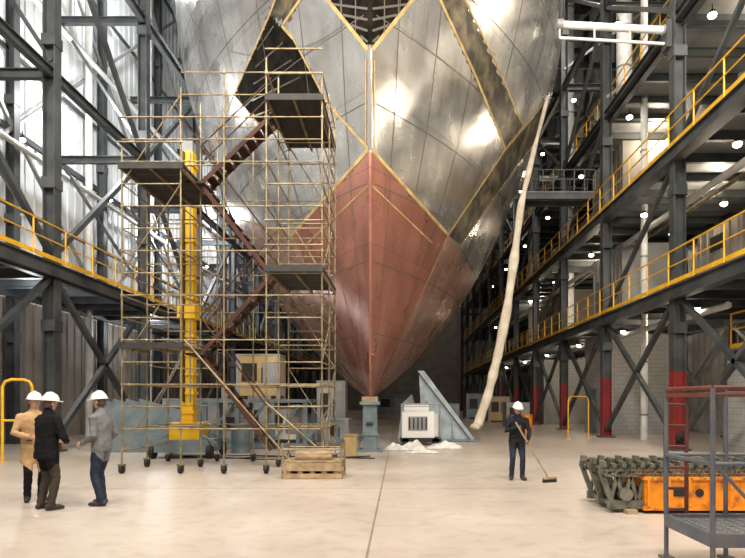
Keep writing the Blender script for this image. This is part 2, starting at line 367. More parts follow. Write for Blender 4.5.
for side in(-1,1):
    o=len(verts)
    for z in zs:
        for u in us: verts.append(hullpt(z,u,side))
    for i in range(len(zs)-1):
        for j in range(nu-1):
            a=o+i*nu+j; q=(a,a+1,a+nu+1,a+nu)
            faces.append(q if side>0 else q[::-1])
half=len(zs)*nu
for i in range(len(zs)-1):
    a=i*nu; faces.append((a,a+half,a+half+nu,a+nu)); a=i*nu+nu-1; faces.append((a+nu,a+half+nu,a+half,a))
for j in range(nu-1):
    faces.append((j,j+1,half+j+1,half+j)); t=(len(zs)-1)*nu; faces.append((t+half+j,t+half+j+1,t+j+1,t+j))
def inpoly(x,y,P):
    r=False;n=len(P)
    for i in range(n):
        x1,y1=P[i];x2,y2=P[(i+1)%n]
        if (y1>y)!=(y2>y) and x<(x2-x1)*(y-y1)/(y2-y1)+x1: r=not r
    return r
Z_red=[(-2,148),(0,150),(78,235),(60,275),(35,330),(12,388),(0,400),(-2,400)]
Z_cop=[(78,235),(112,290),(90,330),(70,352),(30,392),(0,402),(12,388),(35,330),(60,275)]
Z_tri=[(-2,50),(0,50),(42,0),(60,-60),(-2,-60)]
Z_band=[(70,0),(52,-40),(72,-40),(95,0),(152,125),(135,148)]
Z_low=[(190,88),(182,95),(135,150),(78,235),(90,246),(148,164),(186,115)]
Z_in=[(0,50),(42,0),(60,-60),(52,-60),(70,0),(135,148),(78,235),(0,150),(-2,150),(-2,50)]
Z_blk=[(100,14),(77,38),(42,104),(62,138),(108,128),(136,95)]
Z_lc=[(78,235),(93,250),(130,215),(110,300),(70,352)]
mats_h=['silver','silver2','grayp','darkp','redp','copp','open']
def zone(p):
    x=400+FP*p.x/p.y-370; y=400-FP*(p.z-1.65)/p.y; dx=abs(x)
    if inpoly(dx,y,Z_red): return 4
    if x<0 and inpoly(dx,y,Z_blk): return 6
    if inpoly(dx,y,Z_cop) : return 5
    if inpoly(dx,y,Z_tri): return 6
    if (inpoly(dx,y,Z_band) and not(x<0 and y>20)) or (inpoly(dx,y,Z_low) and x>0): return 3
    if x<0 and inpoly(dx,y,Z_lc): return 5
    if x<0 and y>150 and dx<150 and y>235-(dx-78)*.3: return 5
    if inpoly(dx,y,Z_in): return 1
    if y>150 and dx<185 and inpoly(dx,y,[(186,115),(150,166),(93,250),(78,235),(108,285),(90,330),(70,352),(200,352),(260,115)]): return 2
    return 0
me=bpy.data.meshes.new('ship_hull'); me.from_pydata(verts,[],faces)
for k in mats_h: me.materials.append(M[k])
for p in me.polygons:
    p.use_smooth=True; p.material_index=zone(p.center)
me.update()
hull=bpy.data.objects.new('ship_hull',me); sc.collection.objects.link(hull)
bvh=BVHTree.FromPolygons(verts,faces)
sb=MB()
def strip(path,w,k,off):
    vs=[];n=len(path)
    if n<2: return
    for i,(p,nn) in enumerate(path):
        t=(path[min(i+1,n-1)][0]-path[max(i-1,0)][0]).normalized(); c=t.cross(nn).normalized()
        vs+= [p+nn*off+c*w/2,p+nn*off-c*w/2]
    sb.add(vs,[(2*i,2*i+1,2*i+3,2*i+2) for i in range(n-1)],k,True)
def ribbon(pts,w,k,off=.012):
    path=[]
    for (x0,y0),(x1,y1) in zip(pts,pts[1:]):
        n=max(2,int(math.hypot(x1-x0,y1-y0)/5))
        for i in range(n+1):
            if i==0 and path: continue
            x=x0+(x1-x0)*i/n; y=y0+(y1-y0)*i/n
            d=V(((370+x-400)/FP,1,(400-y)/FP)).normalized()
            h=bvh.ray_cast(EYE,d)
            if h[0] is not None:
                nn=h[1]; nn=nn if nn.dot(d)<0 else -nn
                path.append((h[0],nn))
    strip(path,w,k,off)
def hnorm(z,u,s_):
    a=hullpt(z,u,s_); b1=hullpt(z+.05,u,s_); c1=hullpt(z,min(u+.01,1.99),s_)
    n=(b1-a).cross(c1-a).normalized(); return a,(n if n.x*s_>0 else -n)
for s_ in(-1,1):
    for z in(4.1,6.2,8.4,10.6,12.9,15.2,17.6,20,22.5):
        strip([hnorm(z-.8*max(0,.5-i/44),.01+i/40*1.6,s_) for i in range(40)],.03,'seamD',.008)
    for ui,u in enumerate((.06,.16,.28,.42,.58,.76,.95,1.2,1.5)):
        strip([hnorm(2.2+i*.55,u*(.75+.25*min(1,i/15)),s_) for i in range(42)],.03,'seamD',.008)
    R=lambda L:[(s_*x,y) for x,y in L]
    ribbon(R([(2,150),(78,235)]),.12,'seamY'); ribbon(R([(2,186),(62,243)]),.05,'seamY')
    ribbon(R([(78,235),(60,275),(35,330),(12,386)]),.07,'seamY')
    ribbon(R([(2,50),(42,0),(60,-40)]),.11,'seamY')
    for t in range(5): ribbon(R([(2,42-11*t),(9+9*t,36-10.5*t)]),.06,'seamD',.02)
    ribbon(R([(14,-30),(14,32)]),.05,'seamD',.02); ribbon(R([(28,-30),(28,14)]),.05,'seamD',.02)
    if s_>0:
        ribbon([(54,-40),(70,0),(105,75),(135,148)],.12,'seamY'); ribbon([(74,-40),(95,0),(126,62),(152,125)],.09,'seamY')
        ribbon([(188,86),(135,150),(78,235)],.10,'seamY'); ribbon([(184,118),(148,164),(90,246)],.06,'seamY')
        ribbon([(92,250),(112,290),(92,335)],.05,'seamD')
    else:
        ribbon(R([(54,-40),(70,0),(88,26),(77,38)]),.11,'seamY'); ribbon(R([(74,-40),(95,0),(100,14),(136,95),(160,150)]),.09,'seamY')
        ribbon(R([(77,38),(42,104),(62,138),(108,128),(136,95)]),.07,'seamY'); ribbon(R([(42,104),(2,148)]),.08,'seamY')
        for t in range(5): ribbon(R([(96-9*t,26+17*t),(112+2*t,50+17*t)]),.05,'darkp',.02)
        ribbon(R([(78,235),(150,214)]),.07,'seamY')
    ribbon(R([(4,60),(4,148)]),.05,'seamY',.014)
    ribbon(R([(90,248),(70,300),(38,360),(18,388)]),.04,'seamY')
ribbon([(0,45),(0,150)],.08,'seamD',.02); ribbon([(0,150),(0,392)],.04,'redp',.02)
sb.obj('hull_weld_seams',hull)

def stand(y,w=.55):
    x=AX*y; b=MB(); b.box((x,y,.04),(w*1.5,w*1.5,.08),'bluegrey'); b.ibeam((x,y,.08),(x,y,1.5),w*.8,w*.8,'bluegrey',.05,V((0,1,0)))
    b.box((x,y,1.55),(w*1.15,w*1.15,.1),'bluegrey'); b.box((x,y,1.68),(w*.9,w*1.1,.16),'wood'); b.box((x,y,.55),(w*.95,w*.95,.06),'bluegrey')
    for sx in(-1,1): b.beam((x+sx*w*.7,y,.08),(x+sx*w*.35,y,.7),.05,.06,'bluegrey')
    b.tube((x-.1,y-w*.5,.9),(x+.1,y-w*.5,.9),.05,'black')
    b.obj('keel_support_stand')
for y in(18.7,25,31,37,43,49): stand(y)

# ------------------------------------------------------------------ scaffold
b=MB(); r=.021
xs=[-6.24,-4.92,-3.95,-3.0,-1.75]; ys=[13.0,14.3,15.6]
tops={0:7.4,1:8.9,2:9.3,3:9.6,4:9.2}
for i,x in enumerate(xs):
    for j,y in enumerate(ys):
        if i==2 and j==1: continue
        zt=tops[i]+random.uniform(-.3,.4)
        b.tube((x,y,.22),(x,y,zt),r,'galv')
        z=1
        while z<zt: b.tube((x,y,z-.03),(x,y,z+.03),r*2,'galv',8); z+=1
        b.box((x,y,.2),(.14,.14,.03),'galv'); b.box((x-.05,y,.13),(.02,.1,.14),'black'); b.box((x+.05,y,.13),(.02,.1,.14),'black')
        b.tube((x-.035,y,.1),(x+.035,y,.1),.1,'rubber',14)
for z in [k*.5 for k in range(1,19)]:
    full=(z%1==0)
    for j,y in enumerate(ys):
        for i in range(4):
            if z<=min(tops[i],tops[i+1])+.1 and (full or (j!=1 and i in(0,3) and z>1) or (j==0 and z>7)) and not(i in(1,2) and j==1): b.tube((xs[i],y,z),(xs[i+1],y,z),r*.8,'galv')
    for i,x in enumerate(xs):
        for j in range(2):
            if z<=tops[i] and (full or i in (0,4)) and not(i==2): b.tube((x,ys[j],z),(x,ys[j+1],z),r*.8,'galv')
for z in(.5,2.5,4.5,6.5):
    b.tube((xs[0],13,z),(xs[1],13,z+2),r*.75,'galv'); b.tube((xs[3],15.6,z+2),(xs[4],15.6,z),r*.75,'galv')
    b.tube((xs[4],13,z),(xs[4],15.6,z+2),r*.75,'galv')
b.tube((xs[1]+.1,12.95,3.0),(xs[3]+.5,12.95,.35),r,'galv')
b.tube((xs[3],12.95,1.6),(xs[4],12.95,.5),r,'galv')
def deck(x0,x1,y0,y1,z,k='plankd'):
    n=5
    for i in range(n):
        yy=y0+(y1-y0)*(i+.5)/n; b.box(((x0+x1)/2,yy,z),(x1-x0,(y1-y0)/n-.03,.05),k)
    for x in(x0+.05,(x0+x1)/2,x1-.05): b.beam((x,y0,z-.07),(x,y1,z-.07),.05,.08,'galv')
    b.beam((x0,y0,z-.03),(x1,y0,z-.03),.05,.14,'plankd')
deck(-3.02,-1.72,12.95,15.6,8.45); deck(-3.02,-1.72,12.95,15.6,4.62); deck(-6.3,-4.85,12.95,15.6,6.92); deck(-6.3,-4.85,12.95,14.3,2.9,'wood')
for (x0,x1,z) in((-3.02,-1.72,8.45),(-3.02,-1.72,4.62),(-6.3,-4.85,6.92)):
    for h in(.5,1.05): b.tube((x0,12.95,z+h),(x1,12.95,z+h),r,'galv'); b.tube((x0,15.6,z+h),(x1,15.6,z+h),r,'galv')
lv=[(-3.1,.45),(-4.8,2.75),(-3.1,4.65),(-4.8,6.85),(-3.1,8.5)]
for (xa,za),(xb,zb) in zip(lv,lv[1:]):
    for y in(13.95,14.5):
        b.beam((xa,y,za),(xb,y,zb),.035,.10,'stair')
        b.tube((xa,y,za+.9),(xb,y,zb+.9),.02,'stair')
    n=9
    for i in range(1,n): 
        t=i/n; b.box((xa+(xb-xa)*t,14.22,za+(zb-za)*t),(.24,.54,.03),'stair')
    b.box((xb+(.2 if xb>-4 else -.1),14.22,zb),(.45,.8,.05),'plankd')
b.obj('scaffold_tower')

b=MB(); x,y=-6.15,16.9
b.box((x,y,.35),(1.6,1.4,.35),'bluegrey'); b.box((x,y,.75),(.9,.9,.5),'yellowB')
b.box((x,y,4.9),(.32,.32,7.9),'yellowB')
for z in [1.3+.55*i for i in range(14)]: b.box((x,y,z),(.40,.40,.08),'yellowB')
b.box((x-.08,y-.21,5.2),(.05,.1,7.2),'black'); b.box((x+.1,y-.2,5.2),(.03,.06,7.2),'steelL'); b.box((x,y,7.6),(.52,.5,.5),'yellowB'); b.box((x,y,4.2),(.52,.5,.4),'yellowB'); b.box((x,y,8.9),(.3,.3,.5),'steelL')
for sx in(-1,1):
    for sy in(-1,1): b.tube((x+sx*.8-.06,y+sy*.6,.2),(x+sx*.8+.06,y+sy*.6,.2),.2,'rubber',14); b.beam((x+sx*.3,y+sy*.3,.7),(x+sx*1.0,y+sy*.7,.4),.1,.12,'bluegrey')
b.obj('mast_lift')

b=MB(); x0,x1,y0,y1=-2.45,-1.22,12.1,12.75
for i in range(5): b.box((x0+.12+(x1-x0-.24)*i/4,(y0+y1)/2,.09),(.1,y1-y0,.16),'wood')
for yy in(y0,y1): b.box(((x0+x1)/2,yy,.25),(x1-x0,.06,.16),'wood'); b.box(((x0+x1)/2,yy,.06),(x1-x0,.06,.1),'wood')
for i in range(6): b.box(((x0+x1)/2,y0+.06+(y1-y0-.12)*i/5,.36),(x1-x0,.1,.04),'wood')
b.loft([((x0+x1)/2-.38,12.4,.42),((x0+x1)/2+.38,12.4,.42)],[(.16,.2),(.16,.2)],'wood',12,V((0,0,1)))
for xx in(x0,x1):
    for yy in(y0,y1): b.tube((xx,yy,0.0),(xx,yy,.75),.022,'galv')
    b.tube((xx,y0,.7),(xx,y1,.7),.02,'galv')
b.tube((x0,y0,.62),(x1,y0,.62),.02,'galv'); b.tube((x0,y1,.62),(x1,y1,.62),.02,'galv')
b.obj('timber_cradle')

# ------------------------------------------------------------------ clutter
def crate(name,x,y,sx,sy,sz,k,z=0,par=None):
    b=MB(); b.box((x,y,z+sz/2+.06),(sx,sy,sz-.12),k)
    for dx in(-1,1):
        for dy in(-1,1): b.box((x+dx*(sx/2-.06),y+dy*(sy/2-.06),z+sz/2),(.14,.14,sz),'steelL')
    b.box((x,y,z+sz-.02),(sx+.04,sy+.04,.06),'steelL'); b.box((x-sx*.2,y-sy/2-.015,z+sz*.6),(sx*.35,.03,sz*.4),'black'); b.box((x+sx*.25,y-sy/2-.02,z+sz*.55),(sx*.3,.04,sz*.55),'steelL')
    b.tube((x+sx*.1,y-sy/2-.05,z+sz*.35),(x+sx*.1,y-sy/2-.05,z+sz*.7),.02,'black')
    return b.obj(name,par)
crate('control_cabinet',-4.9,20.5,1.5,1.0,1.55,'beige',1.68)
b=MB(); b.box((-4.9,20.5,1.62),(3.6,2.0,.12),'bluegrey'); b.box((-4.9,20.5,.1),(3.6,2.0,.16),'bluegrey')
for x in(-6.6,-5.5,-4.3,-3.2):
    for y in(19.6,21.4): b.beam((x,y,.1),(x,y,1.6),.14,.14,'bluegrey')
    b.beam((x,19.6,.2),(x+.9,19.6,1.5),.08,.08,'bluegrey')
tb=b.obj('steel_work_table')
crate('welding_power_unit',-5.6,20.4,1.0,.9,1.1,'panelG',.18,tb); crate('welding_power_unit',-4.0,20.4,1.1,.9,1.2,'duct',.18,tb)
crate('tool_container',-8.2,24,2.6,1.6,1.7,'bluegrey'); crate('equipment_crate',-2.7,23.2,1.1,1.0,2.4,'panelG'); crate('tool_container',-6.9,27,2.2,2,2.3,'panelT')
crate('equipment_crate',-9.6,21.6,1.2,1.2,1.1,'beige'); crate('equipment_crate',-2.2,20.6,.8,.8,1.0,'bluegrey')
b=MB()
for i in range(4): b.add([(-9.7+i*.5,18.2,0),(-8.4+i*.5,18.2+.1*i,0),(-8.3+i*.5,18.4,1.3),(-9.5+i*.4,18.4,1.7)],[(0,1,2,3)],'bluegrey'); b.beam((-9.6+i*.5,18.5,0),(-9.5+i*.4,18.4,1.6),.08,.12,'bluegrey')
b.obj('steel_plate_stack')
b=MB()
def prism(P,y0,y1,k):
    n=len(P); vs=[(x,y0,z) for x,z in P]+[(x,y1,z) for x,z in P]
    b.add(vs,[tuple(range(n)),tuple(range(n,2*n))[::-1]]+[(i,n+i,n+(i+1)%n,(i+1)%n) for i in range(n)],k)
prism([(.9,.02),(3.0,.02),(.95,2.75),(.75,2.75)],23,23.08,'webp'); prism([(3.0,.02),(2.85,.02),(.7,2.8),(.95,2.8)],22.8,23.3,'webp'); b.box((1.9,23.05,.06),(2.4,.6,.08),'bluegrey')
for i in range(3): b.box((1.1+.5*i,22.9,.9-.22*i),(.05,.22,1.5-.45*i),'webp')
prism([(-.1,.02),(1.1,.02),(.5,1.9),(.1,1.5)],24.4,24.5,'webp')
b.obj('steel_web_frame')
def compressor(x,y,s=1):
    b=MB()
    b.box((x,y,.2),(1.5,1.0,.12),'black'); b.box((x-.1,y,.75),(1.2,.85,.95),'white'); b.box((x-.1,y-.44,.8),(.7,.03,.5),'steelL'); b.tube((x-.6,y-.2,1.35),(x+.3,y-.2,1.35),.17,'white',14); b.tube((x+.55,y,.3),(x+.55,y,1.15),.13,'duct',12)
    for i in range(5): b.box((x-.4+.15*i,y-.46,.8),(.05,.03,.42),'black')
    for dx in(-.55,.55): b.tube((x+dx,y-.5,.14),(x+dx,y-.42,.14),.14,'rubber',12); b.tube((x+dx,y+.42,.14),(x+dx,y+.5,.14),.14,'rubber',12)
    b.tube((x-.7,y-.45,.3),(x-.7,y-.45,1.5),.025,'steelL'); b.tube((x+.7,y-.45,.3),(x+.7,y-.45,1.5),.025,'steelL'); b.tube((x-.7,y-.45,1.5),(x+.7,y-.45,1.5),.025,'steelL')
    b.obj('air_compressor')
compressor(.75,21.5)
def tarp(cx,cy,sx,sy,h):
    b=MB(); n=18; vs=[]
    for i in range(n+1):
        for j in range(n+1):
            u=i/n-.5; v=j/n-.5; e=max(0,1-(2*max(abs(u),abs(v)))**3)
            z=.012+e*h*max(0,(.5+pnoise(V((u*5+cx,v*5+cy,0))))); vs.append((cx+u*sx+.1*pnoise(V((v*6,cx,0))),cy+v*sy+.1*pnoise(V((u*6,cy,1))),z))
    b.add(vs,[(i*(n+1)+j,(i+1)*(n+1)+j,(i+1)*(n+1)+j+1,i*(n+1)+j+1) for i in range(n) for j in range(n)],'tarp',True); b.obj('crumpled_tarp')
tarp(.2,19.3,1.3,.8,.3); tarp(1.5,19.8,1.2,.7,.22); tarp(.7,18.0,1.0,.4,.10); tarp(-2.1,17.9,.8,.5,.2)
b=MB(); b.box((-1.45,17.1,.3),(.35,.35,.6),'beige'); b.box((-1.45,17.1,.62),(.4,.4,.04),'wood'); b.obj('cardboard_box')
for x,y,k in((-5.0,18.2,'bluegrey'),(5.9,30,'bluegrey'),(6.8,31,'orange')):
    b=MB(); b.tube((x,y,0),(x,y,.88),.29,k,20)
    for z in(.02,.3,.58,.86): b.tube((x,y,z-.015),(x,y,z+.015),.305,k,20)
    b.obj('steel_drum')
crate('equipment_crate',7.2,36,1.4,1.4,1.5,'panelG'); crate('equipment_crate',7.4,44,1.6,1.6,1.9,'beige'); crate('tool_container',6.8,52,2,3,2.2,'bluegrey')
crate('equipment_crate',3.2,40,1.6,1.6,1.4,'panelG'); crate('tool_container',-1,64,3,2,2.2,'bluegrey'); crate('equipment_crate',3.5,62,2,2,1.8,'beige')
def guard(x,y,wd,h,rz=0,r=.05,mid=False):
    b=MB(); c,s=math.cos(rz),math.sin(rz); pts=[(-wd/2,0),(-wd/2,h-.2),(-wd/2+.06,h-.06),(-wd/2+.2,h),(wd/2-.2,h),(wd/2-.06,h-.06),(wd/2,h-.2),(wd/2,0)]
    P=[V((x+u*c,y+u*s,v)) for u,v in pts]
    for p,q in zip(P,P[1:]): b.tube(p,q,r,'yellow',8)
    if mid: b.tube(P[0]+V((0,0,h*.5)),P[-1]+V((0,0,h*.5)),r*.8,'yellow',8)
    for p in(P[0],P[-1]): b.box((p.x,p.y,.01),(.2,.2,.02),'yellow')
    b.obj('pipe_guard_barrier')
guard(7.7,25.0,1.2,1.8,.5,.025); guard(-10.3,15.6,.7,2.2,.3,.04,True)
b=MB(); b.box((7.4,27.6,11.35),(3.4,1.1,.08),'steelL'); b.ibeam((5.7,27.1,11.2),(9.1,27.1,11.2),.15,.32,'steel',.03); b.ibeam((5.7,28.1,11.2),(9.1,28.1,11.2),.15,.32,'steel',.03)
railing(b,(5.7,27.05,11.4),(9.1,27.05,11.4),'steel',1.0,.5,False); railing(b,(5.7,28.15,11.4),(9.1,28.15,11.4),'steel',1.0,.85,False)
b.obj('access_bridge',FR)
b=MB(); A=V((5.4,19.6,14.35)); B_=V((8.8,19.2,13.9))
b.tube(A,B_,.12,'duct',12); b.tube(A+V((0,0,-.45)),B_+V((0,0,-.45)),.05,'duct',8)
for i in range(4): 
    p=A.lerp(B_,i/3); b.tube(p,p+V((0,0,-.45)),.03,'duct',8)
for p in(A,B_): b.tube(p-V((.1,0,0)),p+V((.1,0,0)),.17,'steelL',12)
b.tube(A,A+V((-.1,0,18)),.03,'black'); b.box(B_+V((.1,0,-.2)),(.3,.4,.9),'steel')
b.obj('jib_crane_arm',FR)
b=MB(); pts=[];rad=[]
key=[(548,96,26),(534,150,25),(521,205,24.5),(514,260,24),(507,310,23.5),(498,355,23.2),(488,395,23),(478,424,23),(473,429,22.6)]
n=0
for i in range(len(key)-1):
    for t in(0,.25,.5,.75):
        x,y,d=[key[i][k]+(key[i+1][k]-key[i][k])*t for k in range(3)]; n+=1
        pts.append(V(((x-400)/FP*d,d,1.65+(400-y)/FP*d))); q=(.08+.11*min(1,i/3))*(1+.3*pnoise(V((n*.9,t,2)))); rad.append((q,q*.6))
b.loft(pts,rad,'fabric',10); b.obj('ventilation_hose')
b=MB()
for k in range(3):
    p=None
    for i in range(26):
        t=i/25; q=V((-6.5+5.5*t+.3*math.sin(t*7+k),16.2+k*.3+.25*math.sin(t*9+k*2),.018))
        if p is not None: b.tube(p,q,.016,'black')
        p=q
b.obj('floor_cables')

# ------------------------------------------------------------------ low lift-base unit
b=MB()
X0,X1=2.92,7.6
for yy in(8.5,8.95,9.4):
    b.beam((X0,yy,.64),(X1,yy,.64),.08,.06,'track'); b.beam((X0+.04,yy,.545),(X1,yy,.545),.06,.04,'track')
    x=X0+.06
    while x<X1:
        h=.05 if int(x*7)%2 else .08
        b.box((x,yy,.67+h/2),(.07,.14,h),'track'); b.tube((x+.06,yy-.09,.685),(x+.06,yy+.09,.685),.022,'black',8)
        b.beam((x,yy-.04,.545),(x+.07,yy-.04,.64),.03,.03,'track'); x+=.14
for i in range(24):
    x=X0+.1+.19*i; b.beam((x,8.44,.63),(x,9.46,.63),.07,.04,'track')
for yy in(8.5,8.95,9.4):
    b.beam((X0+.12,yy,.12),(3.6,yy,.12),.09,.12,'track'); b.beam((X0+.02,yy,.62),(X0+.2,yy,.12),.06,.07,'track')
    for i in range(3): b.beam((3.08+.2*i,yy,.14),(3.18+.2*i,yy,.54),.04,.05,'track'); b.beam((3.18+.2*i,yy,.54),(3.28+.2*i,yy,.14),.04,.05,'track')
    b.tube((3.3,yy-.06,.27),(3.3,yy+.06,.27),.10,'track',12)
b.box((3.35,8.95,.28),(.5,.6,.14),'black')
for i in range(3): b.beam((3.12+.22*i,8.44,.12),(3.12+.22*i,9.46,.12),.06,.05,'track')
b.box((3.35,8.95,.03),(.16,1.2,.06),'wood')
b.box((5.58,8.91,.29),(4.04,.98,.42),'orange'); b.box((5.58,8.91,.51),(4.1,1.06,.04),'orange'); b.box((5.58,8.91,.075),(4.1,1.06,.05),'orange')
b.box((5.6,8.95,.025),(3.8,.9,.05),'black')
for i in range(14): 
    x=3.6+.3*i; b.box((x,8.405,.29),(.035,.05,.40),'orange')
    if i%4==1: b.box((x+.15,8.415,.31),(.15,.02,.12),'black')
    if i%4==2: b.tube((x+.15,8.40,.30),(x+.15,8.43,.30),.06,'black',12)
for i in range(22): b.tube((3.65+.19*i,8.37,.51),(3.65+.19*i,8.40,.51),.013,'track',6)
b.obj('crawler_lift_base')

# ------------------------------------------------------------------ steel access platform with rails at right
b=MB(); x0,x1,y0,y1=2.78,4.8,5.15,6.05; zf=.40
for i in range(18): b.beam((x0+.05+(x1-x0-.1)*i/17,y0,zf),(x0+.05+(x1-x0-.1)*i/17,y1,zf),.012,.05,'steelL')
for i in range(12): b.beam((x0,y0+.03+(y1-y0-.06)*i/11,zf),(x1,y0+.03+(y1-y0-.06)*i/11,zf),.012,.05,'steelL')
for p,q in(((x0,y0),(x1,y0)),((x0,y1),(x1,y1)),((x0,y0),(x0,y1)),((x1,y0),(x1,y1))):
    b.beam((*p,zf),(*q,zf),.05,.12,'basket')
    for z,k in((1.76,'basketR'),(1.70,'basketR'),(1.08,'basket')): b.tube((*p,z),(*q,z),.02,k,8)
for x in(x0,x0+.62,x0+1.3,x1):
    for y in(y0,y1): b.tube((x,y,0.0),(x,y,1.76),.024,'basket',8); b.box((x,y,.012),(.12,.12,.024),'basket')
for dz in(0,1):
    b.tube((x0+.02+dz*.22,y1+.06,.45),(x0+.02+dz*.22,y1+.06,1.66),.022,'basketR',8)
for i in range(6): b.tube((x0+.02,y1+.06,.5+.22*i),(x0+.24,y1+.06,.5+.22*i),.016,'basketR',8)
b.tube((x0+.02,y0,1.08),(x0+.6,y0,zf+.05),.016,'basket',8)
b.obj('access_platform_with_rails')

# ------------------------------------------------------------------ people
M['skin']=mat('skin',(.50,.29,.20),.55); M['eye']=mat('eye_white',(.8,.8,.78),.3); M['pupil']=mat('pupil',(.03,.02,.015),.3); M['lip']=mat('lips',(.4,.17,.14),.5)
M['hair']=mat('brown_hair',(.07,.04,.025),.6); M['hat']=mat('white_hard_hat',(.82,.82,.8),.3); M['boot']=mat('work_boot',(.03,.024,.02),.6); M['glove']=mat('work_glove',(.12,.1,.08),.8)
M['blackj']=mat('black_jacket',(.006,.006,.007),.85,0,(.011,.011,.013),6,spec=.15); M['khaki']=mat('dark_khaki_trousers',(.04,.032,.024),.8,0,(.06,.048,.036),6,spec=.15)
M['tancoat']=mat('tan_coat',(.50,.32,.16),.85,0,(.38,.23,.11),7); M['blackt']=mat('black_trousers',(.01,.01,.012),.8,spec=.15)
M['greyj']=mat('grey_jacket',(.12,.125,.13),.8,0,(.17,.175,.18),7); M['jeans']=mat('dark_jeans',(.016,.024,.042),.8,0,(.028,.036,.058),9,spec=.2)
M['navyj']=mat('dark_work_jacket',(.010,.011,.015),.8,0,(.02,.021,.026),6,spec=.15)
def ik(a,c,l1,l2,hint):
    d=c-a; L=min(d.length,(l1+l2)*.999); t=d.normalized(); c=a+t*L
    x=(l1*l1-l2*l2+L*L)/(2*L); h=math.sqrt(max(0,l1*l1-x*x)); n=(hint-t*hint.dot(t)).normalized()
    return a+t*x+n*h,c
def remesh(o,vox,it):
    m=o.modifiers.new('r','REMESH'); m.mode='VOXEL'; m.voxel_size=vox; m2=o.modifiers.new('s','SMOOTH'); m2.iterations=it; m2.factor=.5
    dg=bpy.context.evaluated_depsgraph_get(); dg.update(); me=bpy.data.meshes.new_from_object(o.evaluated_get(dg)); o.modifiers.clear(); o.data=me; return me
def hand(parent,wrist,d,palm,side,curl,k,name):
    b=MB(); b.loft([(0,0,.02),(0,0,-.01),(0,0,-.05),(0,0,-.09)],[(.024,.018),(.028,.018),(.042,.017),(.040,.014)],k,10)
    for i,(x,L) in enumerate(((.031,.070),(.011,.078),(-.010,.073),(-.030,.058))):
        p=V((x*side,0,-.082)); a=.15; pts=[p+V((0,0,.02)),p]
        for sgm,fr in enumerate((.45,.32,.23)):
            a+=curl*(.75 if sgm==0 else .95); q=pts[-1]+V((x*side*.08,-math.sin(a)*L*fr,-math.cos(a)*L*fr)); pts.append(q)
        b.loft(pts,[.0095,.0095,.009,.008,.0065],k,8)
    p=V((.03*side,0,-.025)); b.loft([p-V((.01*side,0,0)),p+V((.02*side,-.008,-.02)),p+V((.028*side,-.02-.01*curl,-.045)),p+V((.022*side,-.032-.012*curl,-.066))],[.013,.012,.0105,.008],k,8)
    o=b.obj(name,parent); remesh(o,.0042,2)
    for pl in o.data.polygons: pl.use_smooth=True
    z=-d.normalized(); y=-(palm-z*palm.dot(z)).normalized(); x=y.cross(z)
    R=Matrix((x,y,z)).transposed().to_4x4(); o.matrix_local=Matrix.Translation(wrist)@R
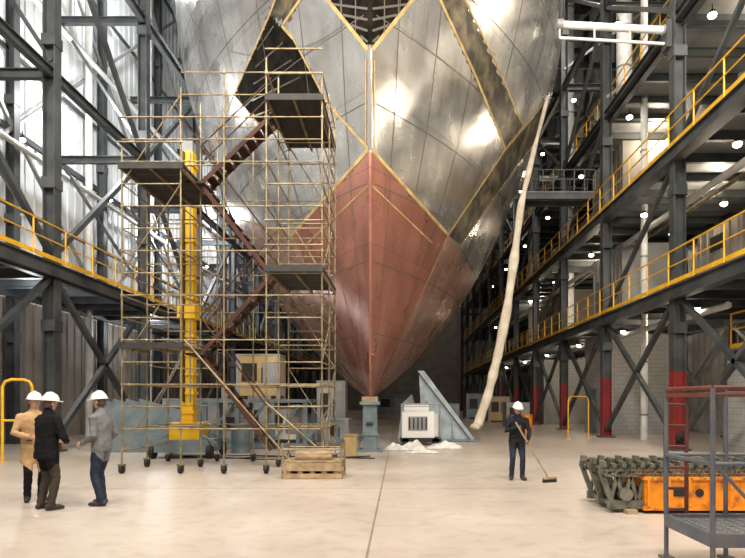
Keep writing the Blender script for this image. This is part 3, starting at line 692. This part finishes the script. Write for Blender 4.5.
def person(name,loc,yaw,s,la,ra,lw,rw,lh,rh,jk,tr,hem=.84,lean=(0,0,0),head=(0,0),coat=1.0,lcurl=.5,rcurl=.5,lp=None,rp=None,hk='skin',hat=True,nf=1.0,longhair=False):
    root=bpy.data.objects.new(name,None); sc.collection.objects.link(root); root.location=loc; root.rotation_euler=(0,0,yaw); root.scale=(s,s,s)
    ln=V(lean); b=MB(); segs=[]
    def tube(pts,rad,k,n=12,side=V((1,0,0))):
        b.loft(pts,rad,'skin',n,side)
        for i in range(len(pts)-1):
            ra_=rad[i][0] if isinstance(rad[i],tuple) else rad[i]; rb_=rad[i+1][0] if isinstance(rad[i+1],tuple) else rad[i+1]
            segs.append((V(pts[i]),V(pts[i+1]),ra_,rb_,k))
    c=coat
    def sp(z): 
        t=max(0,(z-.95)/.5); return ln*t
    tube([V((0,0,z))+sp(z) for z in(hem,hem+.06,1.0,1.1,1.22,1.33,1.41,1.46)],[(.178*c,.128*c),(.18*c,.13*c),(.17*c,.125*c),(.165*c,.12*c),(.18*c,.13*c),(.195*c,.128*c),(.175*c,.105*c),(.10,.085)],jk,16)
    tube([V((0,0.01,1.44))+sp(1.44),V((0,0,1.5))+sp(1.5),V((0,-.01,1.57))+sp(1.55)],[(.075,.075),(.057,.06),(.055,.058)],'neck')
    tube([V((0,.008,1.425))+sp(1.44),V((0,0,1.495))+sp(1.5)],[(.10,.095),(.078,.078)],jk)
    for sd,ank,wr,hn in((1,la,lw,lh),(-1,ra,rw,rh)):
        hip=V((sd*.085,0,.90)); ank=V(ank); kn,ank=ik(hip,ank,.42,.42,V((sd*.1,-1,0)))
        tube([hip+V((0,0,.04)),hip.lerp(kn,.35),hip.lerp(kn,.75),kn,kn.lerp(ank,.35),kn.lerp(ank,.8),ank+V((0,0,-.02))],[(.095,.105),(.092,.098),(.072,.075),(.064,.066),(.064,.068),(.056,.058),(.058,.064)],tr)
        fd=V((sd*.22,-1,0)).normalized(); a0=V((ank.x,ank.y,0))
        tube([a0+fd*-.075+V((0,0,.045)),a0+fd*-.02+V((0,0,.055)),a0+fd*.07+V((0,0,.048)),a0+fd*.15+V((0,0,.038)),a0+fd*.195+V((0,0,.03))],[(.034,.043),(.04,.053),(.045,.046),(.046,.036),(.03,.024)],'boot',12,V((1,0,0)))
        sh=V((sd*.165*min(c,1.05),0,1.385))+sp(1.4); el,w2=ik(sh,V(wr),.29,.26,V(hn))
        tube([sh+V((-sd*.03,0,.01)),sh+V((sd*.02,0,-.02)),sh.lerp(el,.5),el,el.lerp(w2,.5),w2],[.06*c,.066*c,.056*c,.05*c,.046*c,.040*c],jk)
        pv=(lp if sd>0 else rp) or (-sd,0,0)
        hand(root,w2,(w2-el),V(pv),(1 if sd>0 else -1),lcurl if sd>0 else rcurl,hk,('left' if sd>0 else 'right')+'_hand')
    o=b.obj('body',root); me=remesh(o,.0125,3)
    me.materials.clear()
    for k in(jk,tr,'boot','skin'): me.materials.append(M[k])
    idx={jk:0,tr:1,'boot':2,'neck':3}
    co=[v.co.copy() for v in me.vertices]; nm=[v.normal.copy() for v in me.vertices]
    for p in me.polygons:
        q=p.center; best=9;kk=jk
        for a,e,r0,r1,k in segs:
            d=e-a; t=max(0,min(1,(q-a).dot(d)/max(1e-9,d.length_squared))); dd=(q-(a+d*t)).length/(r0+(r1-r0)*t)
            if k=='boot': dd*=.9 if q.z<.09 else 1.3
            if k==jk and q.z>hem-.01 and q.z<1.0: dd*=.75
            if k==tr and q.z>hem+.02: dd*=1.5
            if k=='neck' and q.z-ln.z<1.49: dd*=1.6
            if dd<best: best=dd;kk=k
        p.material_index=idx[kk]; p.use_smooth=True
    for i,v in enumerate(me.vertices):
        v.co=co[i]+nm[i]*(.008*pnoise(V((co[i].x*14,co[i].y*14,co[i].z*18)))*nf)
    b=MB(); f=lambda z,x,o_=.0: V((x,-(.13*c+.004+o_),z))+sp(z)
    b.beam(f(hem+.03,0),f(1.25,0),.012,.008,'black')
    for sx in(-1,1): b.box(f(1.0,sx*.09,-.012),(.08,.012,.02),'black')
    b.obj('jacket_trim',root)
    b=MB()
    b.loft([(0,-.045,-.12),(0,-.035,-.105),(0,-.018,-.07),(0,-.006,-.03),(0,0,.02),(0,.003,.06),(0,.005,.10),(0,.005,.122)],[(.022,.026),(.044,.048),(.058,.074),(.068,.09),(.075,.098),(.074,.097),(.055,.075),(.02,.03)],'skin',20)
    b.add([(-.008,-.09,.012),(.008,-.09,.012),(-.017,-.092,-.038),(.017,-.092,-.038),(0,-.122,-.032),(0,-.098,.005)],[(0,5,4,2),(5,1,3,4),(2,4,3),(0,1,5),(0,2,3,1)],'skin',True)
    for sx in(-1,1):
        b.ell((sx*.03,-.086,.008),(.013,.009,.007),'eye'); b.ell((sx*.03,-.094,.008),(.005,.003,.005),'pupil'); b.box((sx*.03,-.094,.026),(.03,.008,.005),'hair')
        b.ell((sx*.077,.008,-.01),(.010,.02,.032),'skin')
    b.box((0,-.088,-.068),(.042,.01,.007),'lip')
    b.loft([(0,.03,-.08),(0,.028,-.05),(0,.022,-.01),(0,.014,.04),(0,.008,.09),(0,.006,.128)],[(.058,.062),(.07,.078),(.078,.085),(.081,.094),(.064,.084),(.02,.03)],'hair',18)
    if longhair: b.loft([(0,.06,.02),(0,.07,-.06),(0,.08,-.16),(0,.075,-.22)],[(.08,.05),(.085,.05),(.075,.04),(.04,.02)],'hair',14)
    if hat:
        b.loft([(0,0,.035),(0,0,.055),(0,.0,.09),(0,.003,.13),(0,.005,.155),(0,.005,.165)],[(.112,.135),(.108,.13),(.1,.122),(.078,.095),(.045,.055),(.012,.016)],'hat',22)
        b.loft([(0,-.006,.034),(0,-.006,.046)],[(.122,.148),(.12,.145)],'hat',24); b.box((0,-.14,.04),(.13,.05,.012),'hat')
        b.loft([(0,-.09,.125),(0,-.05,.155),(0,.0,.17),(0,.06,.155),(0,.1,.12)],[(.012,.01)]*5,'hat',8)
    o=b.obj('head',root); o.location=V((0,-.02,1.625))+sp(1.6); o.rotation_euler=(head[1],0,head[0])
    return root
person('man_grey_jacket',(-4.68,9.1,0),-math.pi/2-.15,1.0,(.10,.06,.08),(-.11,-.06,.08),(.2,-.20,.97),(-.22,-.12,.93),(.3,1,-.3),(-.3,1,-.3),'greyj','jeans',.86,(0,-.02,0),(0,.12),1.03,.7,.7)
person('man_black_jacket',(-5.32,8.72,0),math.pi-.45,.985,(.14,.0,.08),(-.14,.03,.08),(.12,-.24,1.03),(-.12,-.24,1.03),(1,.5,-.4),(-1,.5,-.4),'blackj','khaki',.78,(0,-.03,0),(0,.1),1.17,.8,.8)
person('woman_tan_coat',(-6.0,9.5,0),.75,1.0,(.10,.0,.08),(-.10,-.02,.08),(.2,-.16,.98),(-.1,-.22,1.05),(1,.5,-.4),(-1,.5,-.4),'tancoat','blackt',.62,(0,-.01,0),(.2,.05),1.12,.6,.8,longhair=True)
WX,WY,WS=2.42,12.0,.91
top=V((2.34,11.74,1.2)); bot=V((3.0,11.62,.05))
def onp(t): return top.lerp(bot,t)
def loc(p): return (p-V((WX,WY,0)))/WS
g1=loc(onp(.10)); g2=loc(onp(.36))
person('worker_with_broom',(WX,WY,0),0,WS,(.12,-.02,.08),(-.12,.02,.08),tuple(g2+V((.02,.07,.04))),tuple(g1+V((-.03,.07,.01))),(1,.4,-.6),(-1,.4,-.6),'navyj','jeans',.84,(.0,-.06,-.01),(.15,.28),1.07,1.3,1.3,lp=(-.6,-.5,0),rp=(.6,-.5,0),hk='glove')
b=MB(); b.tube(top,bot,.016,'wood',8); b.beam(bot+V((-.14,-.05,.03)),bot+V((.14,.05,.03)),.06,.04,'wood')
for i in range(16):
    t=i/15; p=(bot+V((-.14,-.05,.02))).lerp(bot+V((.14,.05,.02)),t)
    for dy in(-.025,0,.025): b.tube(p+V((0,dy,0)),V((p.x,p.y+dy*1.6,.0)),.009,'black',4)
b.obj('push_broom')

cd=bpy.data.cameras.new('camera'); cam=bpy.data.objects.new('camera',cd); sc.collection.objects.link(cam)
cam.location=EYE; cam.rotation_euler=(math.pi/2,0,0); cd.lens=28; cd.sensor_width=36; cd.shift_x=-27.5/745; cd.shift_y=121/745; cd.clip_end=300
sc.camera=cam
sc.view_settings.view_transform='Standard'; sc.view_settings.look='None'; sc.view_settings.exposure=-1.35
